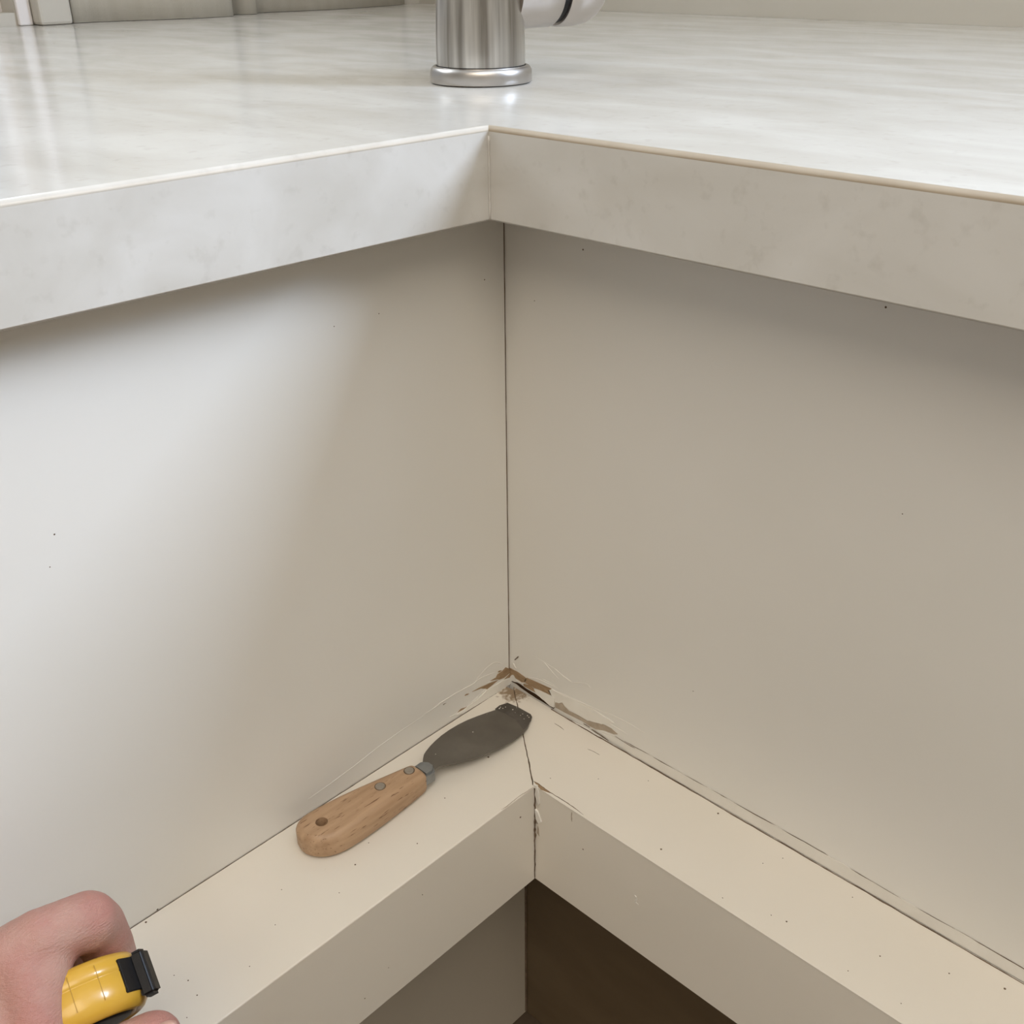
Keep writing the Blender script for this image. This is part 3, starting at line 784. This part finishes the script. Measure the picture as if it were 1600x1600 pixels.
bm = bmesh.new(); N = 10
dense = lambda e: smooth_line([Vector((*p, 0)) for p in e], 1)
EF, EN = dense(edge_far), dense(edge_near)
EF[-1].x, EF[-1].y = -.0175, -.0157
for side in (0, 1):
    G = []
    for a, b in zip(EF, EN):
        row = []
        for k in range(N + 1):
            p = a.lerp(b, k / N); th = 0.0009 * (1 - 0.6 * max(0, (p.x + .0925) / .0765))
            row.append(bm.verts.new((p.x, p.y, bz(p.x) + 0.0006 * math.sin(math.pi * k / N) * 0 + side * th)))
        G.append(row)
    for A_, B_ in zip(G, G[1:]):
        for k in range(N): bm.faces.new((A_[k], A_[k + 1], B_[k + 1], B_[k]))
    if side == 0: G0 = G
for i in range(len(G) - 1):
    for k in (0, N): bm.faces.new((G0[i][k], G0[i + 1][k], G[i + 1][k], G[i][k]))
for k in range(N):
    for i in (0, -1): bm.faces.new((G0[i][k], G0[i][k + 1], G[i][k + 1], G[i][k]))
bl = from_bm('blade', bm, M_blade, kn); sharp_smooth(bl, 40)
# darker stained band at the scraping edge, with dried paint spatter
st = [(1310, 150), (1356, 132), (1420, 159), (1488, 197), (1496, 212), (1489, 236), (1462, 280), (1445, 292), (1425, 262), (1395, 228), (1350, 200), (1300, 182), (1285, 172)]
bm = bmesh.new(); tp, bt = [], []
for x, y in st:
    p = Vector(on(420 + x / 3.636, 1060 + y / 3.636, 2, ZL + 0.0026))
    z = bz(p.x) + 0.0009 * (1 - 0.6 * max(0, (p.x + .0925) / .0765))
    tp.append(bm.verts.new((p.x, p.y, z + 0.00007))); bt.append(bm.verts.new((p.x, p.y, z - 0.0002)))
bm.faces.new(tp); bm.faces.new(bt[::-1])
for i in range(len(st)): bm.faces.new((bt[i], bt[(i + 1) % len(st)], tp[(i + 1) % len(st)], tp[i]))
bmesh.ops.triangulate(bm, faces=bm.faces[:], ngon_method='EAR_CLIP')
from_bm('stained_tip', bm, M_bladetip, bl, label='darker stained band along the scraping edge')
bm = bmesh.new()
for x, y, r in ((1310, 168, .0008), (1316, 160, .0006), (1330, 166, .0006), (1386, 172, .0007), (1408, 160, .0004), (1345, 158, .0005), (1430, 205, .0004), (1442, 196, .0005), (1470, 205, .0006), (1478, 215, .0006), (1240, 205, .0003), (1160, 322, .0006), (950, 478, .0005), (1450, 225, .0004), (1400, 190, .0003), (1100, 240, .0003)):
    p = Vector(on(420 + x / 3.636, 1060 + y / 3.636, 2, ZL + 0.003)); z = bz(p.x) + 0.0008
    for v in bmesh.ops.create_icosphere(bm, subdivisions=1, radius=r * 0.62)['verts']:
        v.co = Vector((v.co.x * random.uniform(0.7, 1.3), v.co.y * random.uniform(0.7, 1.2), v.co.z * 0.35)) + Vector((p.x, p.y, z))
from_bm('paint_spatter', bm, M_spat, bl, kind='stuff')

# ------------------------------------------------------------------ tape measure in the hand
E1 = (Vector(RT) * 0.86 + Vector(UP) * 0.50).normalized()
NA = (Vector(RT) * 0.46 - Vector(UP) * 0.80 - Vector(FW) * 0.37)
NA = (NA - E1 * NA.dot(E1)).normalized()          # axis of the round case, towards the thumb side
E2 = NA.cross(E1)
if E2.dot(Vector(FW)) > 0: E2 = -E2               # towards the viewer
TO = cs(130, 1582, 0.368)
TR, TW = 0.0216, 0.0200
TO = TO - NA * 0.0023
tape = thing('tape_measure', 'yellow and black tape measure gripped in the hand', 'tape measure', TO)
FT = frame_from(TO, E1, E2, NA)


def d_outline(R):
    """round case with a squared foot on the far side"""
    o = []
    n = 72
    for k in range(n):
        a = 2 * math.pi * k / n
        x, y = math.cos(a), math.sin(a)
        if y < 0 and x < 0:                                  # far side squares off
            p = 3.2; s = (abs(x) ** p + abs(y) ** p) ** (1 / p); x, y = x / s, y / s
        o.append((R * x, R * y))
    return o


def case_bm(bm, levels):                           # (inset, height)
    rings = []
    for ins, hgt in levels:
        rings.append([bm.verts.new(FT @ Vector((x, y, hgt))) for x, y in d_outline(TR - ins)])
    for A_, B_ in zip(rings, rings[1:]):
        n = len(A_)
        for k in range(n): bm.faces.new((A_[k], A_[(k + 1) % n], B_[(k + 1) % n], B_[k]))
    bm.faces.new(rings[0][::-1]); bm.faces.new(rings[-1])


hw = TW / 2
bm = bmesh.new()
lv = [(0.006, -hw), (0.0045, -hw), (0.0018, -hw + 0.0008), (0.0005, -hw + 0.0026), (0.0, -hw + 0.005), (0.0, -0.0030), (0.00012, -0.0029), (0.00012, -0.0025), (0.0, -0.0024), (0.0, hw - 0.0065),
      (0.0003, hw - 0.0045), (0.0011, hw - 0.0028), (0.0024, hw - 0.0013), (0.0038, hw - 0.0006), (0.0044, hw - 0.0010), (0.0047, hw - 0.0016), (0.0052, hw - 0.0012), (0.0060, hw - 0.0006), (0.0066, hw - 0.0012), (0.0068, hw - 0.0030)]
case_bm(bm, lv)
case = from_bm('case', bm, M_yellow, tape); sharp_smooth(case, 60)
bm = bmesh.new(); case_bm(bm, [(0.0069, hw - 0.004), (0.0069, hw - 0.0013), (0.0076, hw - 0.0006), (0.0095, hw - 0.0003)])
o = from_bm('side_disc', bm, M_black, tape, label='black round inset on the side of the case'); sharp_smooth(o, 60)


def local_box(name, cx, cy, cz, sx, sy, sz, M_, parent, bev=0.0008, rot=0.0):
    bm = bmesh.new(); add_box(bm, (-sx, -sy, -sz), (sx, sy, sz))
    if bev: bmesh.ops.bevel(bm, geom=bm.edges[:], offset=bev, segments=3, affect='EDGES')
    R_ = FT @ Matrix.Translation((cx, cy, cz)) @ Matrix.Rotation(rot, 4, 'Z')
    bmesh.ops.transform(bm, matrix=R_, verts=bm.verts[:])
    o = from_bm(name, bm, M_, parent); sharp_smooth(o, 40); return o


# moulded grooves across the band
for a in (64, 40):
    bm = bmesh.new()
    pp = [FT @ Vector(((TR + 0.00002) * math.cos(math.radians(a)), (TR + 0.00002) * math.sin(math.radians(a)), z)) for z in np.linspace(-hw + 0.003, hw - 0.005, 8)]
    bead_bm(bm, pp, [0.00012] * 8, 6)
    from_bm('groove', bm, M_groove, case)
# lock lever
lk = local_box('lock_lever', TR + 0.0016, -0.0035, 0.0005, 0.0026, 0.0034, 0.0080, M_black, tape, 0.0012, math.radians(-8))
local_box('lock_slot', TR - 0.0014, 0.0028, -0.0005, 0.0016, 0.0040, 0.0058, M_black, lk, 0.0003, math.radians(6))
# ------------------------------------------------------------------ person: left hand and forearm
per = thing('person', 'bare hand reaching in from the lower left corner, gripping the tape measure', 'person', cs(20, 1560, 0.355))


def body_mesh(chains, vox=0.0011, sm=10):
    bm = bmesh.new()
    for ch in chains:
        for (p, r), (q, s) in zip(ch, ch[1:]):
            p, q = Vector(p), Vector(q)
            k = max(2, int((q - p).length / (0.35 * min(r, s))))
            for j in range(k + 1):
                t = j / k
                Mx = Matrix.Translation(p.lerp(q, t))
                bmesh.ops.create_icosphere(bm, subdivisions=3, radius=r + (s - r) * t, matrix=Mx)
    me = bpy.data.meshes.new('tmp'); bm.to_mesh(me); bm.free()
    o = bpy.data.objects.new('tmp', me); COL.objects.link(o)
    rm = o.modifiers.new('r', 'REMESH'); rm.mode = 'VOXEL'; rm.voxel_size = vox
    s_ = o.modifiers.new('s', 'SMOOTH'); s_.iterations = sm; s_.factor = 0.5
    dg = bpy.context.evaluated_depsgraph_get()
    out = bpy.data.meshes.new_from_object(o.evaluated_get(dg))
    bpy.data.objects.remove(o)
    return out


def c(x, y, d, r): return (cs(x, y, d), r)


index = [c(18, 1505, .357, .0127), c(62, 1472, .361, .0112), c(105, 1450, .367, .0101), c(136, 1441, .373, .0108), c(150, 1448, .378, .0101), c(168, 1478, .384, .0092), c(178, 1508, .386, .0088), c(176, 1540, .386, .0080)]
meta = [c(18, 1505, .357, .0127), c(-60, 1610, .352, .0150), c(-160, 1740, .340, .0200), c(-240, 1840, .330, .0240)]
middle = [c(-30, 1545, .381, .0120), c(85, 1490, .396, .0100), c(128, 1535, .404, .0090), c(130, 1580, .400, .0080)]
ring_ = [c(-70, 1600, .396, .0115), c(35, 1570, .412, .0095), c(85, 1610, .416, .0085), c(100, 1650, .410, .0076)]
pinky = [c(-110, 1660, .404, .0105), c(-5, 1650, .418, .0085), c(45, 1680, .420, .0075), c(65, 1712, .412, .0068)]
palm = [[c(-30, 1545, .381, .0120), c(-190, 1760, .352, .0200), c(-240, 1840, .332, .0240)],
        [c(-70, 1600, .396, .0120), c(-210, 1790, .358, .0200), c(-245, 1845, .335, .0240)],
        [c(-110, 1660, .404, .0110), c(-230, 1820, .362, .0180), c(-250, 1850, .338, .0240)],
        [c(18, 1505, .357, .0110), c(-30, 1545, .381, .0110), c(-70, 1600, .396, .0110), c(-110, 1660, .404, .0100)],
        [c(-20, 1580, .362, .0150), c(-80, 1660, .372, .0160), c(-150, 1740, .366, .0170)]]
thumb = [c(-150, 1790, .334, .0200), c(-20, 1745, .338, .0170), c(82, 1702, .343, .0125), c(160, 1668, .350, .0105), c(205, 1645, .3555, .0104), c(236, 1626, .3585, .0094), c(243, 1622, .359, .0088)]
web = [[c(34, 1522, .3555, .0118), c(50, 1575, .3515, .0112), c(52, 1640, .347, .0115), c(50, 1700, .342, .0130)],
       [c(62, 1492, .360, .0098), c(66, 1530, .3555, .0090), c(58, 1590, .3515, .0094), c(60, 1660, .346, .0110)],
       [c(84, 1480, .364, .0082), c(82, 1512, .359, .0064)],
       [c(0, 1560, .354, .0130), c(0, 1640, .347, .0140), c(-20, 1740, .339, .0160)],
       [c(-30, 1600, .350, .0140), c(-90, 1740, .338, .0180)]]
arm = [[c(-240, 1840, .332, .0250), c(-420, 2060, .302, .0265), c(-700, 2420, .262, .0320), c(-1000, 2800, .225, .0375)],
       [c(-250, 1850, .343, .0240), c(-425, 2065, .316, .0265), c(-705, 2425, .274, .0320), c(-1000, 2800, .231, .0375)]]
hm = body_mesh([index, meta, middle, ring_, pinky, thumb] + palm + web + arm, 0.0012, 9)
hand = link('hand', hm, M_skin, per, smooth=True)
# thumb nail
nc = cs(263, 1612, .3505)
tdir = (cs(243, 1622, .359) - cs(205, 1645, .3555)).normalized()
nup = (-Vector(FW) * 0.75 + Vector(UP) * 0.1 + Vector(RT) * 0.55); nup = (nup - tdir * nup.dot(tdir)).normalized()
nsd = tdir.cross(nup)
tc_ = cs(236, 1626, .3585)
bm = bmesh.new(); rows = []
for i in range(9):
    u = i / 8; row = []
    for k in range(11):
        a = (k / 10 - 0.5) * math.radians(95)
        wv = 1.0 - 0.25 * max(0, (u - 0.7) / 0.3) ** 2
        rr = 0.0092 - 0.0018 * max(0, u - 0.4)
        row.append(bm.verts.new(tc_ + tdir * (-0.002 + 0.0115 * u) + nup * (rr * math.cos(a * wv)) + nsd * (rr * 0.95 * math.sin(a * wv))))
    rows.append(row)
for A_, B_ in zip(rows, rows[1:]):
    for k in range(10): bm.faces.new((A_[k], A_[k + 1], B_[k + 1], B_[k]))
nail = from_bm('thumb_nail', bm, M_nail, hand, smooth=True)
sd = nail.modifiers.new('s', 'SOLIDIFY'); sd.thickness = 0.0005
